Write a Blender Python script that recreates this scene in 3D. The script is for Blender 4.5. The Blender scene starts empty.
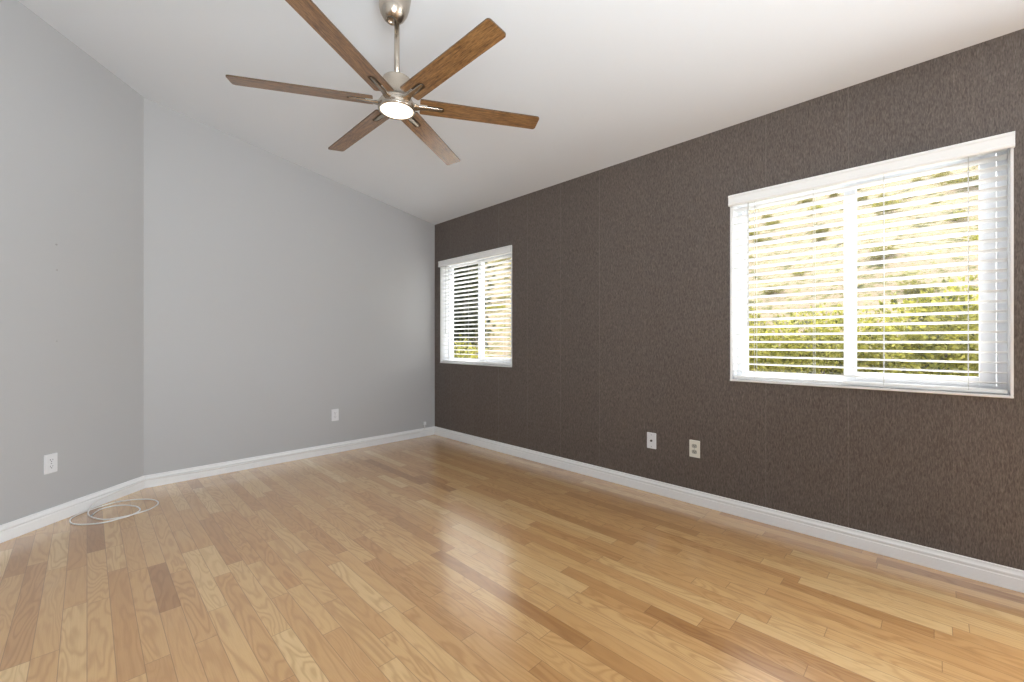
import bpy, bmesh, math, random
from mathutils import Vector, Matrix
PI = math.pi
random.seed(7)
scn = bpy.context.scene
COL = scn.collection

# ------------------------------------------------------------------ camera
EYE = 1.09
F = 425.0                       # focal length in pixels of the 1024 wide frame
cam_d = bpy.data.cameras.new('camera')
cam_d.sensor_width = 36.0
cam_d.lens = 36.0 * F / 1024.0
cam_d.clip_start = 0.05
cam = bpy.data.objects.new('camera', cam_d)
COL.objects.link(cam)
cam.location = (0, 0, EYE)
cam.rotation_euler = (PI / 2, 0, -PI / 4)
scn.camera = cam

# ------------------------------------------------------------------ exposure, world, sun
scn.view_settings.view_transform = 'Standard'
scn.view_settings.look = 'None'
scn.view_settings.gamma = 1.0
scn.view_settings.use_curve_mapping = False
scn.view_settings.exposure = 0.15

world = bpy.data.worlds.new('sky'); scn.world = world
world.use_nodes = True
wn = world.node_tree.nodes; wl = world.node_tree.links
bg = wn['Background']
sky = wn.new('ShaderNodeTexSky'); sky.sky_type = 'NISHITA'
sky.sun_disc = False
sky.sun_elevation = math.radians(48); sky.sun_rotation = math.radians(75)
sky.air_density = 1.0; sky.dust_density = 2.5; sky.ozone_density = 1.0
hs = wn.new('ShaderNodeHueSaturation'); hs.inputs['Saturation'].default_value = 0.45
wl.new(sky.outputs[0], hs.inputs['Color']); wl.new(hs.outputs[0], bg.inputs[0])
bg.inputs[1].default_value = 0.8

sun_d = bpy.data.lights.new('sun', 'SUN'); sun_d.energy = 4.6; sun_d.angle = math.radians(0.6)
sun_d.color = (1.0, 0.97, 0.92)
sun = bpy.data.objects.new('sun', sun_d); COL.objects.link(sun)
sun.rotation_euler = Vector((-0.44, 0.12, -0.9)).to_track_quat('-Z', 'Y').to_euler()

def area(name, loc, to, sx, sy, power, color):
    d = bpy.data.lights.new(name, 'AREA'); d.shape = 'RECTANGLE'; d.size = sx; d.size_y = sy
    d.energy = power; d.color = color
    o = bpy.data.objects.new(name, d); COL.objects.link(o)
    o.location = loc
    o.rotation_euler = (Vector(to) - Vector(loc)).to_track_quat('-Z', 'Z').to_euler()
    return o

# added lamp outside an added opening behind the camera, standing in for daylight
area('side_fill_lamp', (3.25, -1.35, 1.25), (-1, -0.6, 1.3), 1.2, 1.8, 108, (0.94, 0.98, 1.0))
# photographer's lamp bounced off the ceiling behind the camera
area('bounce_lamp', (0.0, -0.6, 1.2), (-0.2, 0.8, 3.0), 1.2, 1.2, 84, (0.87, 0.955, 1.0))

# ------------------------------------------------------------------ sizes
WX = 2.88                       # the brown wall stands at x = WX
WY = 4.16                       # the grey back wall stands at y = WY
JX = 0.297                      # where back wall meets the angled wall
K = 0.174                       # slope of the vaulted ceiling
LEFTX, REARY = -1.6, -2.2
AD = Vector((-0.627, -0.57, 0)).normalized()       # run of the angled wall, away from the corner
AEND = Vector((JX, WY, 0)) + AD * ((JX - LEFTX) / -AD.x)
def ceil_z(x): return 2.449 + K * (WX - x)

# ------------------------------------------------------------------ helpers
def obj(name, bm, mats, parent=None, smooth=False, bevel=0.0):
    bmesh.ops.recalc_face_normals(bm, faces=bm.faces)
    me = bpy.data.meshes.new(name); bm.to_mesh(me); bm.free()
    for m in (mats if isinstance(mats, (list, tuple)) else [mats]): me.materials.append(m)
    if smooth:
        for p in me.polygons: p.use_smooth = True
    o = bpy.data.objects.new(name, me); COL.objects.link(o)
    if bevel:
        b = o.modifiers.new('bevel', 'BEVEL'); b.width = bevel; b.segments = 2; b.limit_method = 'ANGLE'
    if parent: o.parent = parent
    return o

def thing(name, label, cat, loc=(0, 0, 0), rotz=0.0, group=None):
    o = bpy.data.objects.new(name, None); COL.objects.link(o)
    o.empty_display_size = 0.1
    o.location = loc; o.rotation_euler = (0, 0, rotz)
    o['label'] = label; o['category'] = cat
    if group: o['group'] = group
    return o

def tag(o, label, cat, group=None):
    o['label'] = label; o['category'] = cat
    if group: o['group'] = group
    return o

def struct(o, label=None):
    o['kind'] = 'structure'
    if label: o['label'] = label
    return o

def dup(root, loc, rotz=None, label=None, group=None):
    r = root.copy(); COL.objects.link(r); r.location = loc
    if rotz is not None: r.rotation_euler = (0, 0, rotz)
    if label: r['label'] = label
    if group: r['group'] = group
    for ch in list(root.children):
        c = ch.copy(); COL.objects.link(c); c.parent = r
        for g in list(ch.children):
            d = g.copy(); COL.objects.link(d); d.parent = c
    return r

def add_box(bm, x0, x1, y0, y1, z0, z1, mi=0):
    vs = [bm.verts.new((x, y, z)) for z in (z0, z1) for (x, y) in ((x0, y0), (x1, y0), (x1, y1), (x0, y1))]
    fs = [(0, 3, 2, 1), (4, 5, 6, 7), (0, 1, 5, 4), (1, 2, 6, 5), (2, 3, 7, 6), (3, 0, 4, 7)]
    for f in fs:
        q = bm.faces.new([vs[i] for i in f]); q.material_index = mi
    return vs

def box(*a):
    bm = bmesh.new(); add_box(bm, *a); return bm

def add_prism(bm, prof, fn, cap=True):
    """loft closed profile through stations: fn is a list of functions mapping a 2-D point to 3-D"""
    rings = [[bm.verts.new(f(p)) for p in prof] for f in fn]
    n = len(prof)
    for a, b in zip(rings, rings[1:]):
        for i in range(n):
            bm.faces.new((a[i], a[(i + 1) % n], b[(i + 1) % n], b[i]))
    if cap:
        bm.faces.new(rings[0][::-1]); bm.faces.new(rings[-1])

def add_lathe(bm, prof, seg=40, c=(0, 0, 0), M=None):
    rings = []
    for r, z in prof:
        if r < 1e-5:
            rings.append([bm.verts.new((0, 0, z))])
        else:
            rings.append([bm.verts.new((r * math.cos(2 * PI * i / seg), r * math.sin(2 * PI * i / seg), z)) for i in range(seg)])
    for a, b in zip(rings, rings[1:]):
        for i in range(seg):
            j = (i + 1) % seg
            if len(a) == 1 and len(b) == 1: continue
            if len(a) == 1: bm.faces.new((a[0], b[j], b[i]))
            elif len(b) == 1: bm.faces.new((a[i], a[j], b[0]))
            else: bm.faces.new((a[i], a[j], b[j], b[i]))
    vs = [v for r in rings for v in r]
    mat = Matrix.Translation(Vector(c)) @ (M if M else Matrix.Identity(4))
    for v in vs: v.co = mat @ v.co

def add_tube(bm, pts, r, seg=8):
    pts = [Vector(p) for p in pts]
    rings = []; up = None
    for i, p in enumerate(pts):
        d = (pts[min(i + 1, len(pts) - 1)] - pts[max(i - 1, 0)]).normalized()
        if up is None:
            up = d.orthogonal().normalized()
        up = (up - d * up.dot(d))
        up = up.normalized() if up.length > 1e-6 else d.orthogonal().normalized()
        s = d.cross(up)
        rr = r[i] if isinstance(r, (list, tuple)) else r
        rings.append([bm.verts.new(p + (up * math.cos(2 * PI * k / seg) + s * math.sin(2 * PI * k / seg)) * rr) for k in range(seg)])
    for a, b in zip(rings, rings[1:]):
        for k in range(seg):
            bm.faces.new((a[k], a[(k + 1) % seg], b[(k + 1) % seg], b[k]))
    bm.faces.new(rings[0][::-1]); bm.faces.new(rings[-1])

def smooth_path(pts, n=8):
    """Catmull-Rom through the points"""
    P = [Vector(p) for p in pts]; P = [P[0] * 2 - P[1]] + P + [P[-1] * 2 - P[-2]]
    out = []
    for i in range(1, len(P) - 2):
        for k in range(n):
            t = k / n
            a, b, c, d = P[i - 1], P[i], P[i + 1], P[i + 2]
            out.append(0.5 * ((2 * b) + (c - a) * t + (2 * a - 5 * b + 4 * c - d) * t * t + (3 * b - a - 3 * c + d) * t ** 3))
    out.append(P[-2]); return out

# ------------------------------------------------------------------ materials
def mat(name, color=(0.8, 0.8, 0.8), rough=0.5, metal=0.0, spec=0.5, coat=0.0):
    m = bpy.data.materials.new(name); m.use_nodes = True
    b = m.node_tree.nodes['Principled BSDF']
    b.inputs['Base Color'].default_value = (*color, 1)
    b.inputs['Roughness'].default_value = rough
    b.inputs['Metallic'].default_value = metal
    b.inputs['Specular IOR Level'].default_value = spec
    b.inputs['Coat Weight'].default_value = coat
    return m

class NT:
    def __init__(s, m): s.t = m.node_tree; s.b = s.t.nodes['Principled BSDF']
    def n(s, kind, **kw):
        x = s.t.nodes.new(kind)
        for k, v in kw.items(): setattr(x, k, v)
        return x
    def put(s, sock, v):
        if hasattr(v, 'is_linked') or isinstance(v, bpy.types.NodeSocket): s.t.links.new(v, sock)
        else: sock.default_value = v
    def math(s, op, a, b=0.0, c=0.0):
        x = s.n('ShaderNodeMath', operation=op); s.put(x.inputs[0], a); s.put(x.inputs[1], b); s.put(x.inputs[2], c)
        return x.outputs[0]
    def comb(s, x, y, z):
        q = s.n('ShaderNodeCombineXYZ'); s.put(q.inputs[0], x); s.put(q.inputs[1], y); s.put(q.inputs[2], z); return q.outputs[0]
    def noise(s, vec, scale=1.0, detail=3.0, rough=0.5, dist=0.0):
        q = s.n('ShaderNodeTexNoise'); s.put(q.inputs['Vector'], vec); q.inputs['Scale'].default_value = scale
        q.inputs['Detail'].default_value = detail; q.inputs['Roughness'].default_value = rough; q.inputs['Distortion'].default_value = dist
        return q.outputs['Fac']
    def white(s, vec):
        q = s.n('ShaderNodeTexWhiteNoise', noise_dimensions='3D'); s.put(q.inputs['Vector'], vec); return q.outputs['Value']
    def mix(s, f, a, b, blend='MIX'):
        q = s.n('ShaderNodeMix', data_type='RGBA', blend_type=blend); s.put(q.inputs[0], f)
        s.put(q.inputs[6], a if not isinstance(a, tuple) else (*a, 1)[:4]); s.put(q.inputs[7], b if not isinstance(b, tuple) else (*b, 1)[:4]); return q.outputs[2]
    def ramp(s, f, stops):
        q = s.n('ShaderNodeValToRGB'); s.put(q.inputs[0], f); e = q.color_ramp.elements
        while len(e) < len(stops): e.new(0.5)
        for i, (p, c) in enumerate(stops): e[i].position = p; e[i].color = (*c, 1) if len(c) == 3 else c
        return q.outputs[0]
    def pos(s):
        g = s.n('ShaderNodeNewGeometry'); q = s.n('ShaderNodeSeparateXYZ'); s.t.links.new(g.outputs['Position'], q.inputs[0])
        return g.outputs['Position'], q.outputs[0], q.outputs[1], q.outputs[2]
    def objco(s):
        g = s.n('ShaderNodeTexCoord'); q = s.n('ShaderNodeSeparateXYZ'); s.t.links.new(g.outputs['Object'], q.inputs[0])
        return g.outputs['Object'], q.outputs[0], q.outputs[1], q.outputs[2]
    def bump(s, h, strength, dist):
        q = s.n('ShaderNodeBump'); q.inputs['Strength'].default_value = strength; q.inputs['Distance'].default_value = dist
        s.put(q.inputs['Height'], h); s.t.links.new(q.outputs[0], s.b.inputs['Normal'])

# painted walls and ceiling
def paint(name, color, rough=0.55):
    m = mat(name, color, rough, spec=0.35); t = NT(m); p, x, y, z = t.pos()
    n = t.noise(p, 140, 2); t.bump(n, 0.12, 0.002)
    return m
M_wall = paint('grey_wall_paint', (0.49, 0.49, 0.497))
M_ceil = paint('ceiling_paint', (0.77, 0.795, 0.83), 0.7)
M_trim = paint('white_trim_paint', (0.86, 0.86, 0.86), 0.35)
M_vinyl = mat('white_vinyl', (0.86, 0.87, 0.9), 0.35)
M_blind = mat('white_blind', (0.93, 0.93, 0.92), 0.4)
M_cord = mat('cord', (0.62, 0.62, 0.6), 0.7)
M_plastic = mat('white_plastic', (0.80, 0.80, 0.82), 0.35)
M_ivory = mat('ivory_plastic', (0.80, 0.78, 0.70), 0.35)
M_socket = mat('grey_socket', (0.42, 0.41, 0.36), 0.4)
M_slot = mat('slot_dark', (0.02, 0.02, 0.02), 0.6)
M_cable = mat('white_cable', (0.80, 0.78, 0.76), 0.45)
M_steel = mat('steel', (0.35, 0.35, 0.36), 0.3, 1.0)

# textured brown wallcovering in vertical strips
M_brown = mat('brown_wallcovering', (0.12, 0.1, 0.085), 0.5, spec=0.4)
t = NT(M_brown); p, x, y, z = t.pos()
v = t.comb(t.math('MULTIPLY', x, 60), t.math('MULTIPLY', y, 170), t.math('MULTIPLY', z, 38))
n1 = t.noise(v, 1.0, 3, 0.6, 0.6)
v2 = t.comb(t.math('MULTIPLY', x, 60), t.math('MULTIPLY', y, 420), t.math('MULTIPLY', z, 60))
n2 = t.noise(v2, 1.0, 2, 0.5)
n = t.math('MULTIPLY_ADD', n2, 0.4, t.math('MULTIPLY', n1, 0.6))
c = t.ramp(n, [(0.33, (0.070, 0.054, 0.044)), (0.5, (0.130, 0.104, 0.090)), (0.68, (0.200, 0.168, 0.149))])
ys = t.math('DIVIDE', t.math('ADD', y, 0.06 + 3.9), 0.3905)
fr = t.math('ABSOLUTE', t.math('SUBTRACT', t.math('FRACT', t.math('ADD', ys, 0.5)), 0.5))
seam = t.math('LESS_THAN', fr, 0.0045)
sid = t.white(t.comb(t.math('FLOOR', t.math('ADD', ys, 0.5)), 3.0, 1.0))
sm = t.math('MULTIPLY', seam, t.math('MULTIPLY_ADD', sid, 0.30, 0.04))
strip = t.white(t.comb(t.math('FLOOR', ys), 7.0, 2.0))
c = t.mix(sm, c, (0.36, 0.33, 0.31))
c = t.mix(1.0, c, t.comb(*(t.math('MULTIPLY_ADD', strip, 0.07, 0.965),) * 3), 'MULTIPLY')
t.put(t.b.inputs['Base Color'], c)
t.bump(n, 0.55, 0.004)

# oak strip floor running along y
M_floor = mat('oak_floor', (0.6, 0.4, 0.2), 0.25, spec=0.5, coat=1.0)
t = NT(M_floor); p, x, y, z = t.pos()
PW, PL = 0.0686, 1.25
xs = t.math('DIVIDE', x, PW); row = t.math('FLOOR', xs); fx = t.math('FRACT', xs)
ro = t.white(t.comb(row, 11.3, 0.5))
us = t.math('ADD', t.math('DIVIDE', y, PL), t.math('MULTIPLY', ro, 17.0))
cell = t.math('FLOOR', us); fy = t.math('FRACT', us)
sp = t.math('MULTIPLY_ADD', t.white(t.comb(row, cell, 4.4)), 0.5, 0.25)
half = t.math('GREATER_THAN', fy, sp)
pid = t.comb(row, t.math('MULTIPLY_ADD', half, 0.5, cell), 9.1)
r1 = t.white(pid)
r2 = t.white(t.comb(row, t.math('MULTIPLY_ADD', half, 0.5, cell), 3.7))
r3 = t.white(t.comb(row, t.math('MULTIPLY_ADD', half, 0.5, cell), 23.7))
base = t.ramp(r1, [(0.0, (0.45, 0.225, 0.080)), (0.05, (0.54, 0.29, 0.110)), (0.16, (0.63, 0.355, 0.142)), (0.55, (0.68, 0.405, 0.170)), (0.85, (0.73, 0.46, 0.205)), (1.0, (0.80, 0.55, 0.27))])
off = t.math('MULTIPLY', r2, 60.0)
gx = t.math('ADD', t.math('MULTIPLY', fx, PW), off)
fig = t.noise(t.comb(t.math('MULTIPLY', gx, 9.0), t.math('MULTIPLY', y, 1.5), off), 1.0, 2.5, 0.5, 0.35)
rings = t.math('SINE', t.math('MULTIPLY', fig, t.math('MULTIPLY_ADD', r3, 60.0, 55.0)))
rings = t.math('POWER', t.math('MULTIPLY_ADD', rings, 0.5, 0.5), 2.2)
fine = t.noise(t.comb(t.math('MULTIPLY', gx, 300.0), t.math('MULTIPLY', y, 9.0), off), 1.0, 3, 0.65)
dark = t.mix(1.0, base, (0.70, 0.60, 0.50), 'MULTIPLY')
c = t.mix(t.math('MULTIPLY', rings, t.math('MULTIPLY_ADD', r2, 0.45, 0.22)), base, dark)
c = t.mix(t.math('MULTIPLY', t.math('SUBTRACT', fine, 0.42), 0.9), c, dark)
big = t.noise(p, 1.3, 2)
ex = t.math('MINIMUM', fx, t.math('SUBTRACT', 1.0, fx))
sx = t.math('LESS_THAN', ex, 0.016)
d1 = t.math('ABSOLUTE', t.math('SUBTRACT', fy, sp)); d2 = t.math('MINIMUM', fy, t.math('SUBTRACT', 1.0, fy))
sy = t.math('LESS_THAN', t.math('MINIMUM', d1, d2), 0.0010)
seam = t.math('MAXIMUM', sx, sy)
vis = t.math('MULTIPLY', seam, 0.55)
c = t.mix(vis, c, (0.20, 0.10, 0.045)); c = t.mix(1.0, c, (0.95, 0.94, 0.92), 'MULTIPLY')
kn = t.n('ShaderNodeTexVoronoi'); t.put(kn.inputs['Vector'], t.comb(t.math('MULTIPLY', x, 3.2), t.math('MULTIPLY', y, 1.6), 0.0)); kn.inputs['Scale'].default_value = 1.0
knm = t.math('LESS_THAN', kn.outputs['Distance'], 0.010)
c = t.mix(t.math('MULTIPLY', knm, 0.55), c, (0.12, 0.06, 0.03))
t.put(t.b.inputs['Base Color'], c)
t.put(t.b.inputs['Roughness'], 0.31)
t.b.inputs['Coat Roughness'].default_value = 0.20; t.b.inputs['Coat IOR'].default_value = 1.85
h = t.math('SUBTRACT', t.math('MULTIPLY', t.noise(t.comb(t.math('MULTIPLY', gx, 60.0), t.math('MULTIPLY', y, 6.0), off), 1.0, 2), 0.35), seam)
t.bump(h, 0.12, 0.0008)

# fan wood
M_blade = mat('walnut_blade', (0.3, 0.15, 0.06), 0.38, spec=0.5, coat=0.7)
M_blade.node_tree.nodes['Principled BSDF'].inputs['Coat Roughness'].default_value = 0.24; M_blade.node_tree.nodes['Principled BSDF'].inputs['Coat IOR'].default_value = 1.75
t = NT(M_blade); p, x, y, z = t.objco()
g = t.noise(t.comb(t.math('MULTIPLY', x, 9.0), t.math('MULTIPLY', y, 130.0), z), 1.0, 4, 0.65, 0.3)
g2 = t.noise(t.comb(t.math('MULTIPLY', x, 40.0), t.math('MULTIPLY', y, 320.0), z), 1.0, 2, 0.6)
gg = t.math('MULTIPLY_ADD', g2, 0.4, t.math('MULTIPLY', g, 0.6))
c = t.ramp(gg, [(0.36, (0.055, 0.024, 0.008)), (0.47, (0.175, 0.082, 0.026)), (0.58, (0.29, 0.150, 0.055)), (0.70, (0.39, 0.22, 0.09))])
t.put(t.b.inputs['Base Color'], c); t.bump(gg, 0.15, 0.001)
M_edge = mat('dark_blade_edge', (0.085, 0.045, 0.02), 0.5)
M_nickel = mat('brushed_nickel', (0.50, 0.44, 0.37), 0.26, 1.0)
M_lens = mat('lit_lens', (0.95, 0.93, 0.9), 0.4)
b = M_lens.node_tree.nodes['Principled BSDF']
b.inputs['Emission Color'].default_value = (1.0, 0.90, 0.72, 1); b.inputs['Emission Strength'].default_value = 1.6

M_slat = M_blind.copy(); M_slat.name = 'white_vinyl_slat'
t = NT(M_slat); tn = t.n('ShaderNodeBsdfTranslucent'); tn.inputs[0].default_value = (0.95, 0.95, 0.95, 1); ms = t.n('ShaderNodeMixShader'); ms.inputs[0].default_value = 0.3
t.t.links.new(t.b.outputs[0], ms.inputs[1]); t.t.links.new(tn.outputs[0], ms.inputs[2]); t.t.links.new(ms.outputs[0], t.t.nodes['Material Output'].inputs[0])

# glass: thin clear pane
M_glass = bpy.data.materials.new('window_glass'); M_glass.use_nodes = True
nt = M_glass.node_tree; nt.nodes.clear()
o_ = nt.nodes.new('ShaderNodeOutputMaterial'); mx = nt.nodes.new('ShaderNodeMixShader'); tr = nt.nodes.new('ShaderNodeBsdfTransparent'); gl = nt.nodes.new('ShaderNodeBsdfGlossy')
gl.inputs['Roughness'].default_value = 0.02; mx.inputs[0].default_value = 0.03; tr.inputs[0].default_value = (0.97, 0.98, 0.97, 1)
nt.links.new(tr.outputs[0], mx.inputs[1]); nt.links.new(gl.outputs[0], mx.inputs[2]); nt.links.new(mx.outputs[0], o_.inputs[0])

# outdoors
M_hill = mat('dry_hillside', (0.6, 0.5, 0.35), 0.9, spec=0.1)
t = NT(M_hill); p, x, y, z = t.pos()
a = t.noise(p, 1.6, 6, 0.7); bn = t.noise(p, 7.0, 4, 0.75)
c = t.ramp(t.math('MULTIPLY_ADD', bn, 0.45, t.math('MULTIPLY', a, 0.55)), [(0.40, (0.05, 0.045, 0.018)), (0.445, (0.15, 0.145, 0.04)), (0.475, (0.25, 0.195, 0.12)), (0.53, (0.33, 0.245, 0.175)), (0.56, (0.24, 0.225, 0.07)), (0.61, (0.09, 0.08, 0.03))])
t.put(t.b.inputs['Base Color'], c); t.bump(bn, 0.25, 0.06)
def leafmat(name, stops):
    m = mat(name, (0.2, 0.3, 0.05), 0.5, spec=0.3); t = NT(m); p, x, y, z = t.objco()
    n = t.noise(p, 9.0, 2, 0.6); t.put(t.b.inputs['Base Color'], t.ramp(n, stops))
    tn = t.n('ShaderNodeBsdfTranslucent'); t.t.links.new(t.b.inputs['Base Color'].links[0].from_socket, tn.inputs[0])
    ms = t.n('ShaderNodeMixShader'); ms.inputs[0].default_value = 0.35
    out = t.t.nodes['Material Output']
    t.t.links.new(t.b.outputs[0], ms.inputs[1]); t.t.links.new(tn.outputs[0], ms.inputs[2]); t.t.links.new(ms.outputs[0], out.inputs[0])
    return m
M_leaf = leafmat('hedge_leaf', [(0.32, (0.060, 0.068, 0.015)), (0.5, (0.345, 0.330, 0.053)), (0.68, (0.630, 0.570, 0.150))])
M_dry = leafmat('dry_scrub_leaf', [(0.3, (0.112, 0.104, 0.029)), (0.5, (0.272, 0.248, 0.064)), (0.7, (0.448, 0.384, 0.144))])
M_dark = leafmat('dark_tree_leaf', [(0.3, (0.012, 0.018, 0.006)), (0.5, (0.03, 0.04, 0.012)), (0.7, (0.09, 0.095, 0.03))])
M_bark = mat('bark', (0.12, 0.08, 0.05), 0.9)
M_ground = mat('concrete_path', (0.68, 0.66, 0.62), 0.9)

# ------------------------------------------------------------------ room shell
T = 0.15
# floor polygon
room = [(WX, REARY), (WX, WY), (JX, WY), (AEND.x, AEND.y), (LEFTX, REARY)]
bm = bmesh.new()
def prism_poly(bm, poly, z0f, z1f):
    lo = [bm.verts.new((x, y, z0f(x))) for x, y in poly]; hi = [bm.verts.new((x, y, z1f(x))) for x, y in poly]
    n = len(poly)
    bm.faces.new(lo[::-1]); bm.faces.new(hi)
    for i in range(n): bm.faces.new((lo[i], lo[(i + 1) % n], hi[(i + 1) % n], hi[i]))
bigroom = [(WX + T, REARY - T), (WX + T, WY + T), (JX - 0.07, WY + T), (LEFTX - T, AEND.y + 0.07), (LEFTX - T, REARY - T)]
prism_poly(bm, bigroom, lambda x: -0.12, lambda x: 0.0)
struct(obj('floor', bm, M_floor), 'light oak strip floor')
bm = bmesh.new()
prism_poly(bm, bigroom, ceil_z, lambda x: ceil_z(x) + 0.15)
struct(obj('ceiling', bm, M_ceil), 'sloping white ceiling')

def wall_with_holes(name, A, B, holes, m_in, m_reveal, zt, label):
    """wall along A->B (room on its left side is n), outer face T behind, rectangular holes (s0,s1,z0,z1)"""
    A = Vector((A[0], A[1], 0)); B = Vector((B[0], B[1], 0)); L = (B - A).length; d = (B - A) / L
    n = Vector((d.y, -d.x, 0))            # outwards
    bm = bmesh.new()
    ss = sorted(set([0, L] + [h[0] for h in holes] + [h[1] for h in holes]))
    zs = sorted(set([0] + [h[2] for h in holes] + [h[3] for h in holes]))
    def P(s, z, k): return bm.verts.new(A + d * s + n * (T * k) + Vector((0, 0, z)))
    def top(s, k): return zt((A + d * s + n * (T * k)).x) + (0.02)
    def quad(vs, mi=0):
        f = bm.faces.new(vs); f.material_index = mi
    zl = zs + [None]
    for k in (0, 1):
        for s0, s1 in zip(ss, ss[1:]):
            for i in range(len(zl) - 1):
                z0, z1 = zl[i], zl[i + 1]
                hole = any(h[0] <= s0 + 1e-6 and h[1] >= s1 - 1e-6 and z1 is not None and h[2] <= z0 + 1e-6 and h[3] >= z1 - 1e-6 for h in holes)
                if hole: continue
                za, zb = (top(s0, 0), top(s1, 0)) if z1 is None else (z1, z1)
                quad([P(s0, z0, k), P(s1, z0, k), P(s1, zb, k), P(s0, za, k)])
    for h in holes:
        s0, s1, z0, z1 = h
        for (a, b) in (((s0, z0), (s1, z0)), ((s1, z0), (s1, z1)), ((s1, z1), (s0, z1)), ((s0, z1), (s0, z0))):
            quad([P(a[0], a[1], 0), P(b[0], b[1], 0), P(b[0], b[1], 1), P(a[0], a[1], 1)], 1)
    quad([P(0, 0, 0), P(0, top(0, 0), 0), P(0, top(0, 0), 1), P(0, 0, 1)])
    quad([P(L, 0, 0), P(L, top(L, 0), 0), P(L, top(L, 0), 1), P(L, 0, 1)])
    quad([P(0, top(0, 0), 0), P(L, top(L, 0), 0), P(L, top(L, 0), 1), P(0, top(0, 0), 1)])
    quad([P(0, 0, 0), P(L, 0, 0), P(L, 0, 1), P(0, 0, 1)])
    bmesh.ops.remove_doubles(bm, verts=bm.verts, dist=1e-5)
    return struct(obj(name, bm, [m_in, m_reveal]), label)

WZ0, WZ1 = 0.850, 2.000
W1 = (-0.228, 0.915); W2 = (2.887, 4.030)
# brown wall: outward normal must be +x  -> go along +y
wall_with_holes('wall_right', (WX, REARY - T), (WX, WY + T),
                [(W1[0] - REARY + T, W1[1] - REARY + T, WZ0, WZ1), (W2[0] - REARY + T, W2[1] - REARY + T, WZ0, WZ1), (-2.0 - REARY + T, -0.75 - REARY + T, 0.3, 2.1)],  # last hole: unseen opening added to let the side lamp in
                M_brown, M_trim, ceil_z, 'dark brown textured wall with vertical seams')
wall_with_holes('wall_back', (WX, WY), (JX, WY), [], M_wall, M_wall, ceil_z, 'grey back wall')
wall_with_holes('wall_angled', (JX, WY), (AEND.x, AEND.y), [], M_wall, M_wall, ceil_z, 'light grey angled wall')
wall_with_holes('wall_left', (LEFTX, AEND.y), (LEFTX, REARY), [], M_wall, M_trim, ceil_z, 'grey left wall')
wall_with_holes('wall_rear', (LEFTX, REARY), (WX, REARY), [], M_wall, M_trim, ceil_z, 'grey rear wall')

# baseboards: moulded profile (offset from wall, height)
BP = [(0, 0), (0.016, 0), (0.0165, 0.004), (0.0150, 0.052), (0.0125, 0.056), (0.0125, 0.060), (0.0150, 0.063), (0.0150, 0.070), (0.0110, 0.076), (0.0085, 0.082), (0.0080, 0.089), (0.0055, 0.092), (0, 0.092)]
corner = [Vector((WX, REARY, 0)), Vector((WX, WY, 0)), Vector((JX, WY, 0)), Vector((AEND.x, AEND.y, 0)), Vector((LEFTX, REARY, 0))]
names = ['right', 'back', 'angled', 'left', 'rear']
N = len(corner)
def inward(i):
    a, b = corner[i], corner[(i + 1) % N]; d = (b - a).normalized(); return Vector((-d.y, d.x, 0)), d
for i in range(N):
    a, b = corner[i], corner[(i + 1) % N]
    n, d = inward(i); npv, _ = inward((i - 1) % N); nn, _ = inward((i + 1) % N)
    ma = (n + npv); ma = ma / ma.dot(n); mb = (n + nn); mb = mb / mb.dot(n)
    bm = bmesh.new()
    add_prism(bm, BP, [lambda q, a=a, m=ma: a + m * q[0] + Vector((0, 0, q[1])), lambda q, a=b, m=mb: a + m * q[0] + Vector((0, 0, q[1]))])
    struct(obj('baseboard_' + names[i], bm, M_trim), 'white moulded baseboard')

# ------------------------------------------------------------------ windows in the brown wall (local x = outwards, y along the wall)
def ring(bm, x0, x1, y0, y1, z0, z1, w, wb=None, wt=None):
    wb = wb or w; wt = wt or w
    add_box(bm, x0, x1, y0, y0 + w, z0, z1); add_box(bm, x0, x1, y1 - w, y1, z0, z1)
    add_box(bm, x0, x1, y0 + w, y1 - w, z0, z0 + wb); add_box(bm, x0, x1, y0 + w, y1 - w, z1 - wt, z1)
def make_window(n, yc, label):
    H, W = WZ1 - WZ0, W1[1] - W1[0]; w2 = W / 2
    r = bpy.data.objects.new('window_%d' % n, None); COL.objects.link(r); r.location = (WX, yc, WZ0); struct(r, label)
    bm = bmesh.new(); ring(bm, 0.095, 0.145, -w2, w2, 0, H, 0.032)
    obj('window_frame', bm, M_vinyl, r, bevel=0.002)
    bm = bmesh.new(); ring(bm, 0.085, 0.112, -w2 + 0.036, 0.022, 0.030, H - 0.030, 0.052, 0.040, 0.036)
    s = obj('sliding_sash', bm, M_vinyl, r, bevel=0.003)
    bm = box(0.096, 0.100, -w2 + 0.085, -0.027, 0.068, H - 0.064); obj('pane', bm, M_glass, s)
    bm = box(0.078, 0.085, 0.0, 0.012, 0.45, 0.56); obj('latch', bm, M_vinyl, s, bevel=0.001)
    bm = bmesh.new(); ring(bm, 0.115, 0.138, -0.030, w2 - 0.028, 0.028, H - 0.028, 0.030, 0.018, 0.018)
    s = obj('fixed_sash', bm, M_vinyl, r, bevel=0.003)
    bm = box(0.125, 0.129, -0.002, w2 - 0.055, 0.045, H - 0.045); obj('pane', bm, M_glass, s)
    # slim casing and sill on the room side
    bm = bmesh.new(); e = 0.010
    add_box(bm, -0.008, 0.0, -w2 - e, -w2, -0.0, H + e); add_box(bm, -0.008, 0.0, w2, w2 + e, 0, H + e); add_box(bm, -0.008, 0, -w2, w2, H, H + e)
    obj('casing', bm, M_trim, r, bevel=0.0015)
    bm = box(-0.014, 0.0, -w2 - e, w2 + e, -0.012, 0.0); obj('window_sill', bm, M_trim, r, bevel=0.003)
    return r
make_window(1, (W1[0] + W1[1]) / 2, 'large white sliding window nearer the camera')
make_window(2, (W2[0] + W2[1]) / 2, 'white sliding window near the far corner')

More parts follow.
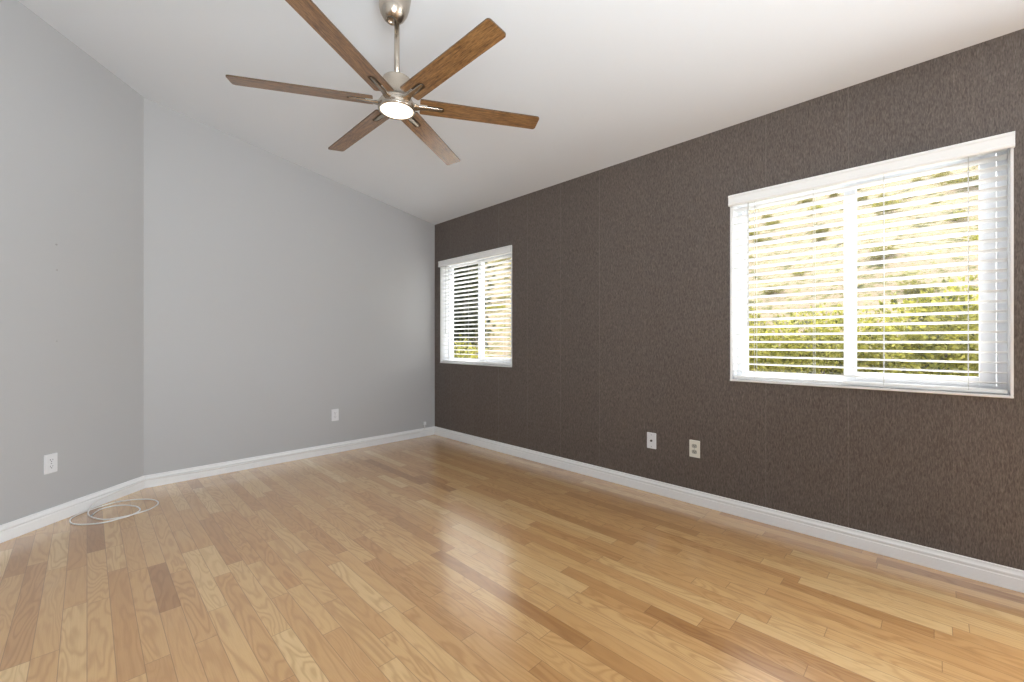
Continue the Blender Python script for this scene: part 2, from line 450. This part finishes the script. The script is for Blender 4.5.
# ------------------------------------------------------------------ venetian blinds
def make_blind(yc, label):
    r = thing('venetian_blind', label, 'window blind', (WX, yc, WZ0), 0, 'white venetian blinds')
    H, W = WZ1 - WZ0, W1[1] - W1[0]; w2 = W / 2
    # valence with a moulded face and returns
    prof = [(-0.034, 1.088), (-0.030, 1.085), (-0.022, 1.085), (-0.022, 1.150), (-0.031, 1.152), (-0.035, 1.148), (-0.036, 1.140), (-0.033, 1.134), (-0.033, 1.100), (-0.036, 1.096)]
    bm = bmesh.new()
    add_prism(bm, prof, [lambda q, s=s: Vector((q[0], s, q[1])) for s in (-w2 - 0.012, w2 + 0.012)])
    for s in (-1, 1):
        y0, y1 = sorted((s * (w2 + 0.012), s * (w2 + 0.007)))
        add_box(bm, -0.022, -0.0085, y0, y1, 1.086, 1.150)
    obj('valance', bm, M_blind, r)
    bm = bmesh.new(); add_box(bm, 0.006, 0.060, -w2 + 0.004, w2 - 0.004, 1.100, 1.146)
    obj('headrail', bm, M_blind, r, bevel=0.002)
    # slats, crowned and tilted with the outer edge low
    bm = bmesh.new()
    tilt = math.radians(10)
    zs = [0.050 + 0.0462 * i for i in range(23)]
    for z in zs:
        pr = []
        for k in range(6):
            u = -0.025 + 0.01 * k
            pr.append((u, 0.0022 * (1 - (u / 0.025) ** 2) + 0.0014))
        pr += [(u, v - 0.0028) for (u, v) in reversed(pr)]
        q = [(0.034 + u * math.cos(tilt) + v * math.sin(tilt), z - u * math.sin(tilt) + v * math.cos(tilt)) for u, v in pr]
        add_prism(bm, q, [lambda c, s=s: Vector((c[0], s, c[1])) for s in (-w2 + 0.005, w2 - 0.005)])
    obj('slats', bm, M_slat, r)
    bm = box(0.008, 0.060, -w2 + 0.005, w2 - 0.005, 0.004, 0.022); obj('bottom_rail', bm, M_blind, r, bevel=0.004)
    for yy in (-0.447, -0.149, 0.149, 0.447):
        bm = bmesh.new()
        add_tube(bm, [(0.0085, yy, 0.012), (0.0085, yy, 1.105)], 0.0011, 6)
        add_tube(bm, [(0.0595, yy, 0.012), (0.0595, yy, 1.105)], 0.0011, 6)
        for z in zs:
            add_tube(bm, [(0.0085, yy, z + 0.0045), (0.0595, yy, z - 0.0065)], 0.0007, 4)
        obj('ladder_cord', bm, M_cord, r)
    bm = bmesh.new(); add_tube(bm, [(-0.004, 0.478, 1.10), (-0.005, 0.478, 0.36)], 0.0035, 6)
    wd = obj('tilt_wand', bm, M_cord, r)
    bm = bmesh.new(); add_lathe(bm, [(0, 0), (0.0045, 0.002), (0.0055, 0.02), (0.004, 0.035), (0, 0.036)], 10, (-0.005, 0.478, 0.33)); obj('grip', bm, M_cord, wd, True)
    return r
bl = make_blind((W1[0] + W1[1]) / 2, 'white venetian blind on the larger-looking window at the right')
dup(bl, (WX, (W2[0] + W2[1]) / 2, WZ0), None, 'white venetian blind on the window beside the far corner')

# ------------------------------------------------------------------ outlets (local: faces -y, z up, origin at plate centre bottom on the wall)
def rounded_rect(w, h, r, n=5):
    pts = []
    for cx, cz, a0 in ((w / 2 - r, h / 2 - r, 0), (-w / 2 + r, h / 2 - r, 90), (-w / 2 + r, -h / 2 + r, 180), (w / 2 - r, -h / 2 + r, 270)):
        for k in range(n + 1):
            a = math.radians(a0 + 90 * k / n); pts.append((cx + r * math.cos(a), cz + r * math.sin(a)))
    return pts
def plate_bm(w=0.070, h=0.114):
    bm = bmesh.new()
    st = [(0.0, 1.0), (0.003, 1.0), (0.0052, 0.95)]
    add_prism(bm, rounded_rect(w, h, 0.004), [lambda q, y=y, k=k: Vector((q[0] * k, -y, q[1] * (1 - (1 - k) * 0.6))) for y, k in st])
    return bm
def disc(bm, x, z, r, y0, y1, seg=12):
    pr = [(x + r * math.cos(2 * PI * i / seg), z + r * math.sin(2 * PI * i / seg)) for i in range(seg)]
    add_prism(bm, pr, [lambda q, y=y: Vector((q[0], -y, q[1])) for y in (y0, y1)])
def make_outlet(label, loc, rz, mp, ms, group=None):
    r = thing('wall_outlet', label, 'outlet', loc, rz, group)
    obj('face_plate', plate_bm(), mp, r)
    for s in (-1, 1):
        bm = bmesh.new(); zc = s * 0.0195
        prof = [(max(-0.0172, min(0.0172, 0.0172 * math.cos(a) * 1.0)), zc + max(-0.0125, min(0.0125, 0.0172 * math.sin(a)))) for a in [2 * PI * i / 24 for i in range(24)]]
        add_prism(bm, prof, [lambda q, y=y: Vector((q[0], -y, q[1])) for y in (0.0046, 0.0068)])
        so = obj('receptacle', bm, ms, r)
        bm = bmesh.new()
        add_box(bm, -0.0075, -0.0055, -0.0073, -0.0066, zc - 0.001, zc + 0.008); add_box(bm, 0.0055, 0.0075, -0.0073, -0.0066, zc, zc + 0.007)
        disc(bm, 0, zc - 0.0065, 0.0026, 0.0066, 0.0073)
        obj('slots', bm, M_slot, so)
    bm = bmesh.new(); disc(bm, 0, 0, 0.003, 0.0048, 0.0066); obj('screw', bm, M_steel, r)
    return r
RB = -PI / 2
make_outlet('ivory outlet plate low on the brown wall, right of the jack plate', (WX, 1.148, 0.368), RB, M_ivory, M_socket)
make_outlet('white outlet plate low on the grey back wall', (1.713, WY, 0.367), 0, M_plastic, M_plastic)
# angled wall: where the ray through a pixel meets it
def on_angled(px, py):
    tt = (px - 512) / F; s = math.sqrt(0.5); d = Vector((s * (1 + tt), s * (1 - tt), (341 - py) / F))
    A = Vector((JX, WY, 0)); n = Vector((AD.y, -AD.x, 0))
    k = A.dot(n) / d.dot(n); return Vector((0, 0, EYE)) + d * k
an = Vector((-AD.y, AD.x, 0))       # candidate normal
if an.dot(Vector((0, 0, 0)) - Vector((JX, WY, 0))) < 0: an = -an
RA = math.atan2(an.x, -an.y)
q = on_angled(50.5, 463.5)
make_outlet('white outlet plate on the angled wall at far left', (q.x, q.y, q.z), RA, M_plastic, M_plastic)
# coax jack plate
r = thing('jack_plate', 'white cable jack plate with black centre on brown wall', 'jack plate', (WX, 1.455, 0.372), RB)
obj('face_plate', plate_bm(), M_plastic, r)
bm = bmesh.new(); disc(bm, 0, 0, 0.0085, 0.0045, 0.0065, 6); disc(bm, 0, 0, 0.0065, 0.006, 0.013, 14); obj('connector', bm, M_slot, r)
for s in (-1, 1):
    bm = bmesh.new(); disc(bm, 0, s * 0.042, 0.003, 0.0045, 0.0062); obj('screw', bm, M_steel, r)

# screw anchors left in the angled wall
M_hole = mat('old_anchor', (0.30, 0.27, 0.25), 0.7)
for (px, py, rr, lab) in ((56.5, 244.5, 0.0075, 'upper of two small wall anchors in the angled wall'), (57.0, 270.0, 0.0065, 'lower of two small wall anchors in the angled wall'), (57, 341, 0.004, 'faint small nail mark below the two wall anchors')):
    q = on_angled(px, py); r = thing('wall_anchor', lab, 'wall anchor', q, RA)
    bm = bmesh.new(); add_lathe(bm, [(rr, 0), (rr, 0.001), (rr * 0.75, 0.002), (rr * 0.5, 0.0012), (0, 0.0008)], 14, (0, 0, 0), Matrix.Rotation(PI / 2, 4, 'X'))
    obj('collar', bm, M_wall, r, True)
    bm = bmesh.new(); disc(bm, 0, 0, rr * 0.5, 0.0009, 0.0016, 10); obj('hole', bm, M_hole, r)

# ------------------------------------------------------------------ cable: corner jack, run along the baseboards, coil on the floor
def on_floor(px, py, z=0.004):
    tt = (px - 512) / F; s = math.sqrt(0.5); dep = (EYE - z) * F / (py - 341)
    return Vector((s * (1 + tt) * dep, s * (1 - tt) * dep, z))
jx = 2.736
r = thing('cable_jack_box', 'tiny white cable jack low on back wall by the corner', 'jack box', (jx, WY, 0.130), 0)
bm = bmesh.new(); add_box(bm, -0.014, 0.014, -0.020, 0.0, 0.0, 0.034); obj('housing', bm, M_plastic, r, bevel=0.003)
bm = bmesh.new(); add_lathe(bm, [(0, -0.014), (0.004, -0.014), (0.0045, 0.0), (0, 0.0)], 10, (0, -0.009, 0.0)); obj('plug', bm, M_plastic, r)
yb = WY - 0.0185
path = [(jx, WY - 0.010, 0.118), (jx - 0.004, WY - 0.016, 0.100), (jx - 0.015, yb - 0.001, 0.078), (jx - 0.06, yb, 0.060), (jx - 0.2, yb, 0.055)]
for k in range(1, 9): path.append((jx - 0.2 - (jx - 0.2 - JX - 0.1) * k / 8, yb, 0.055 + 0.004 * math.sin(k * 1.7)))
cj = Vector((JX, WY, 0)) + (Vector((0, -1, 0)) + an).normalized() * 0.0200
path.append((cj.x, cj.y, 0.058))
for k in (0.12, 0.25, 0.36): 
    w = Vector((JX, WY, 0)) + AD * k + an * 0.0195; path.append((w.x, w.y, 0.058 - 0.02 * (k / 0.36) ** 2))
coil = [(262, 240, .03), (265, 290, .012), (285, 340, .004), (400, 368, .004), (540, 352, .004), (700, 315, .004), (850, 265, .004), (915, 215, .004), (870, 185, .004), (760, 180, .004), (640, 188, .004), (500, 212, .004), (350, 255, .004), (200, 309, .004), (112, 352, .004), (92, 385, .004),
        (120, 408, .004), (200, 415, .004), (320, 408, .005), (440, 390, .008), (540, 363, .011), (640, 335, .010), (720, 300, .006), (745, 270, .004), (700, 244, .004), (600, 235, .004), (500, 243, .004), (400, 265, .004), (335, 297, .006), (300, 325, .006)]
for (a, b_, z) in coil[1:]:
    v = on_floor(60 + a / 9.31, 480 + b_ / 9.31, z); path.append(tuple(v))
path = [Vector(p) for p in path]
# keep the cable clear of the angled baseboard
for p_ in path:
    dist = (p_ - Vector((JX, WY, p_.z))).dot(an)
    if p_.z < 0.09 and dist < 0.0205 and p_.x < JX: p_ += an * (0.0205 - dist)
root = thing('coaxial_cable', 'white cable run along the baseboards and coiled on the floor', 'cable', (path[-1].x, path[-1].y, 0))
sp_ = smooth_path(path, 6)
bm = bmesh.new(); add_tube(bm, [p_ - root.location for p_ in sp_], 0.0040, 8)
obj('cord', bm, M_cable, root, True)
e = sp_[-1] - root.location; d = (sp_[-1] - sp_[-3]).normalized()
bm = bmesh.new(); add_tube(bm, [e - d * 0.004, e + d * 0.010, e + d * 0.0101, e + d * 0.022], [0.0045, 0.0045, 0.0055, 0.0055], 6)
obj('plug', bm, M_steel, root)

# ------------------------------------------------------------------ ceiling fan
FX, FY = 1.047, 1.825
FZ = 2.2255
cz = ceil_z(FX)
fan = thing('ceiling_fan', 'six-blade ceiling fan with walnut blades and lit round lamp', 'ceiling fan', (FX, FY, FZ))
fan.location.z = FZ
top = cz - FZ
tiltM = Matrix.Rotation(math.atan(K), 4, 'Y')
canopy_prof = [(0.071, 0.004), (0.0715, -0.04), (0.071, -0.080), (0.067, -0.108), (0.058, -0.132), (0.044, -0.152), (0.030, -0.163), (0.022, -0.165), (0.021, -0.155), (0.0, -0.150)]
bm = bmesh.new(); add_lathe(bm, canopy_prof, 48, (0, 0, top), tiltM); obj('canopy', bm, M_nickel, fan, True)
bm = bmesh.new(); add_tube(bm, [(0, 0, 0.06), (0, 0, top - 0.11)], 0.0125, 20); obj('downrod', bm, M_nickel, fan, True)
bm = bmesh.new(); add_lathe(bm, [(0.0, 0.122), (0.016, 0.122), (0.018, 0.116), (0.060, 0.115), (0.0655, 0.111), (0.0665, 0.104), (0.0665, 0.016), (0.074, 0.012), (0.074, -0.004), (0.060, -0.008), (0, -0.008)], 48)
o = obj('motor_housing', bm, M_nickel, fan, True)
bm = bmesh.new(); add_lathe(bm, [(0, -0.002), (0.078, -0.002), (0.085, -0.004), (0.0868, -0.008), (0.0868, -0.034), (0.085, -0.037), (0.0775, -0.0375), (0.0765, -0.033), (0, -0.032)], 56)
kit = obj('light_kit', bm, M_nickel, fan, True)
bm = bmesh.new(); add_lathe(bm, [(0.0762, -0.0325), (0.0762, -0.036), (0.066, -0.039), (0.04, -0.041), (0, -0.042)], 48)
obj('lens', bm, M_lens, kit, True)

R0, R1, NL = 0.108, 0.705, 0.118
sw = 0.018
def blade_outline():
    """blade along +x: root with an open slot, slight flare, rounded tip"""
    w0, w1 = 0.0505, 0.0475
    def hw(x): return w0 + (w1 - w0) * min(1, (x - R0) / 0.45)
    pts = []
    # lower edge root -> tip
    n = 14
    cr = 0.014
    pts.append((R0, -sw)); pts.append((R0, -hw(R0) + 0.006)); pts.append((R0 + 0.006, -hw(R0)))
    for i in range(1, n): 
        x = R0 + (R1 - cr - R0) * i / (n - 1); pts.append((x, -hw(x)))
    for k in range(1, 7):
        a = math.radians(-90 + 15 * k); pts.append((R1 - cr + cr * math.cos(a) , -hw(R1) + cr + cr * math.sin(a)))
    for k in range(0, 6):
        a = math.radians(15 * k); pts.append((R1 - cr + cr * math.cos(a), hw(R1) - cr + cr * math.sin(a)))
    for i in range(n - 1, 0, -1):
        x = R0 + (R1 - cr - R0) * i / (n - 1); pts.append((x, hw(x)))
    pts.append((R0 + 0.006, hw(R0))); pts.append((R0, hw(R0) - 0.006)); pts.append((R0, sw))
    # slot up to its rounded end
    pts.append((R0 + NL - sw, sw))
    for k in range(1, 6):
        a = math.radians(90 - 30 * k); pts.append((R0 + NL - sw + sw * math.cos(a), sw * math.sin(a)))
    pts.append((R0 + NL - sw, -sw))
    return pts
def blade_bm():
    bm = bmesh.new(); pts = blade_outline(); th = 0.006
    from mathutils.geometry import tessellate_polygon
    tri = tessellate_polygon([[Vector((x, y, 0)) for x, y in pts]])
    lo = [bm.verts.new((x, y, -th / 2)) for x, y in pts]; hi = [bm.verts.new((x, y, th / 2)) for x, y in pts]
    for a, b, c in tri:
        bm.faces.new((lo[a], lo[b], lo[c])); bm.faces.new((hi[c], hi[b], hi[a]))
    n = len(pts)
    for i in range(n):
        f = bm.faces.new((lo[i], lo[(i + 1) % n], hi[(i + 1) % n], hi[i])); f.material_index = 1
    add_box(bm, R0 + 0.035, R0 + NL + 0.012, -sw - 0.006, sw + 0.006, th / 2 + 0.0002, th / 2 + 0.003, 1)      # plate closing the slot from above
    return bm
def arm_bm():
    """cast bracket: pad under the slot end, waist, wide foot at the hub"""
    bm = bmesh.new()
    st = [(0.066, 0.026, 0.012, -0.004), (0.085, 0.022, 0.010, -0.006), (0.105, 0.0145, 0.007, -0.007), (0.150, 0.0115, 0.005, -0.0045), (0.195, 0.0090, 0.004, -0.0030), (0.216, 0.0065, 0.003, -0.0020)]
    prev = None
    for x, w, h, z in st:
        rg = [bm.verts.new((x, yy, z + zz)) for yy, zz in ((-w, -h * 0.4), (-w * 0.7, -h), (w * 0.7, -h), (w, -h * 0.4), (w, h * 0.4), (-w, h * 0.4))]
        if prev:
            for k in range(6): bm.faces.new((prev[k], prev[(k + 1) % 6], rg[(k + 1) % 6], rg[k]))
        else: bm.faces.new(rg[::-1])
        prev = rg
    bm.faces.new(prev)
    return bm
blade0 = arm0 = None
PITCH = math.radians(-9.5)
for k in range(6):
    cam_ang = 15.2 + 60 * k                  # angle seen in the camera's (right, forward) plane
    # camera right = (s,-s), forward = (s,s): world angle = cam_ang - 45
    wa = math.radians(cam_ang - 45)
    Mx = Matrix.Rotation(wa, 4, 'Z') @ Matrix.Rotation(PITCH, 4, 'X')
    if blade0 is None:
        blade0 = obj('blade', blade_bm(), [M_blade, M_edge], fan); ob = blade0
        arm0 = obj('blade_arm', arm_bm(), M_nickel, fan, bevel=0.001); oa = arm0
    else:
        ob = blade0.copy(); COL.objects.link(ob); ob.parent = fan
        oa = arm0.copy(); COL.objects.link(oa); oa.parent = fan
    ob.matrix_local = Mx; oa.matrix_local = Mx
    ob['label'] = 'walnut fan blade with dark edges'

# ------------------------------------------------------------------ outdoors: path, hillside, shrubs, trees
bm = bmesh.new(); add_box(bm, WX + T + 0.001, 60, -40, 80, -0.4, -0.15)
struct(obj('ground_outside', bm, M_ground), 'pale ground outside')
from mathutils import noise as mn
def hill_z(x, y):
    crest = 24 + 1.2 * math.sin(y * 0.13)
    hc = EYE + 0.283 * crest
    tt = (x - 6.0) / (crest - 6.0)
    z = -0.1 + (hc + 0.1) * max(0, min(1, tt)) ** 0.92 if tt > 0 else -0.14
    if tt > 1: z = hc - (x - crest) * 0.25
    if tt > 0: z += 0.30 * (mn.noise(Vector((x * 0.45, y * 0.45, 0)))) * min(1, tt * 3) * (1 if tt < 0.9 else 0.4)
    return z
bm = bmesh.new()
nx, ny = 90, 200
g = [[bm.verts.new((5.5 + 26 * i / nx, -22 + 72 * j / ny, hill_z(5.5 + 26 * i / nx, -22 + 72 * j / ny))) for j in range(ny + 1)] for i in range(nx + 1)]
for i in range(nx):
    for j in range(ny): bm.faces.new((g[i][j], g[i + 1][j], g[i + 1][j + 1], g[i][j + 1]))
struct(obj('hillside', bm, M_hill, None, True), 'dry grassy hillside')

def foliage_bm(rng, rx, ry, rz, n, ls, lumps=10, shell=0.6):
    bm = bmesh.new()
    cs = []
    for _ in range(lumps):
        a = rng.uniform(0, 2 * PI); e = rng.uniform(0.1, 1.0); s = rng.uniform(0.25, 0.62)
        cs.append((Vector((rx * 0.62 * s * 1.6 * math.cos(a), ry * 0.62 * s * 1.6 * math.sin(a), rz * (0.25 + 0.6 * e))), rng.uniform(0.3, 0.5)))
    for _ in range(n):
        c, k = rng.choice(cs)
        d = Vector((rng.gauss(0, 1), rng.gauss(0, 1), rng.gauss(0, 1))).normalized()
        rr = shell + (1 - shell) * rng.random()
        p = c + Vector((d.x * rx * k, d.y * ry * k, d.z * rz * k * 0.8)) * rr
        if p.z < 0.02: p.z = 0.02 + rng.random() * 0.1
        ax = Vector((rng.gauss(0, 1), rng.gauss(0, 1), rng.gauss(0, 1) + 0.4)).normalized()
        u = (d + 0.7 * ax).normalized(); v = u.cross(ax); v = v.normalized() if v.length > 1e-4 else Vector((1, 0, 0))
        w = ls * rng.uniform(0.6, 1.2)
        a_, b_, c_, e_ = p, p + u * w * 0.5 + v * w * 0.28, p + u * w, p + u * w * 0.5 - v * w * 0.28
        f1 = bm.faces.new([bm.verts.new(q) for q in (a_, b_, c_, e_)])
    return bm
def stem_bm(rng, h, r, n=5, spread=0.3):
    bm = bmesh.new()
    for k in range(n):
        a = rng.uniform(0, 2 * PI)
        add_tube(bm, smooth_path([(0.03 * math.cos(a), 0.03 * math.sin(a), -0.15), (spread * 0.5 * math.cos(a), spread * 0.5 * math.sin(a), h * 0.45), (spread * math.cos(a), spread * math.sin(a), h)], 3), [r * (1 - 0.7 * i / 6) for i in range(7)], 6)
    return bm
rng = random.Random(3)
hedge_protos = []
for i in range(3):
    r = thing('hedge_shrub', 'leafy yellow-green shrub in the hedge outside the windows', 'shrub', (0, 0, 0), 0, 'hedge shrubs outside')
    obj('foliage', foliage_bm(rng, 0.85, 0.85, 1.15, 10000, 0.058, 30), M_leaf, r)
    obj('stem', stem_bm(rng, 0.8, 0.02), M_bark, r)
    hedge_protos.append(r)
used = [False] * 3
k = 0
yy = -2.4
while yy < 3.0:
    x = 6.6 + rng.uniform(-0.15, 0.25); hz = 1.12 if yy < 0.9 else 0.93
    i = k % 3
    if used[i]: r = dup(hedge_protos[i], (0, 0, 0))
    else: r = hedge_protos[i]; used[i] = True
    r.location = (x, yy, hill_z(x, yy) - 0.05); r.rotation_euler = (0, 0, rng.uniform(0, 6)); s = hz * rng.uniform(0.92, 1.08)
    r.scale = (s, s, s)
    yy += rng.uniform(1.0, 1.2) * s; k += 1
# scrub on the slope
scrub = []
for i in range(3):
    r = thing('scrub_bush', 'low olive scrub bush on the dry hillside', 'bush', (0, 0, 0), 0, 'scrub bushes on the hillside')
    obj('foliage', foliage_bm(rng, 0.8, 0.8, 0.55, 1300, 0.085, 8), M_dry if i else M_leaf, r)
    obj('stem', stem_bm(rng, 0.35, 0.012), M_bark, r)
    scrub.append(r)
used = [False] * 3; taken = []
for k in range(330):
    x = rng.uniform(8.0, 23.5)
    y = rng.uniform(-0.32 * x, 1.6 * x)
    s = rng.uniform(0.22, 0.62)
    if any(math.hypot(x - a, y - b) < 0.95 * (s + c) for a, b, c in taken): continue
    taken.append((x, y, s)); i = rng.choice((0, 1, 2, 1))
    if used[i]: r = dup(scrub[i], (0, 0, 0))
    else: r = scrub[i]; used[i] = True
    r.location = (x, y, hill_z(x, y) - 0.05); r.rotation_euler = (0, 0, rng.uniform(0, 6)); r.scale = (s, s, s)
# dark trees seen through the left half of the far window
tp = thing('dark_tree', 'dark leafy tree seen through the left pane of the far window', 'tree', (5.36, 7.2, -0.15), 0)
obj('foliage', foliage_bm(rng, 0.95, 0.95, 3.6, 12000, 0.11, 26, 0.1), M_dark, tp)
bm = bmesh.new(); add_tube(bm, [(0, 0, 0), (0.05, 0, 1.0), (0.0, 0.05, 2.4)], [0.10, 0.08, 0.04], 8); obj('trunk', bm, M_bark, tp, True)
sb = thing('garden_shrub', 'low yellow-green shrub at the foot of the dark tree outside', 'shrub', (4.55, 5.55, -0.15))
obj('foliage', foliage_bm(rng, 0.5, 0.5, 1.15, 2200, 0.07, 10), M_leaf, sb)
obj('stem', stem_bm(rng, 0.6, 0.012), M_bark, sb)
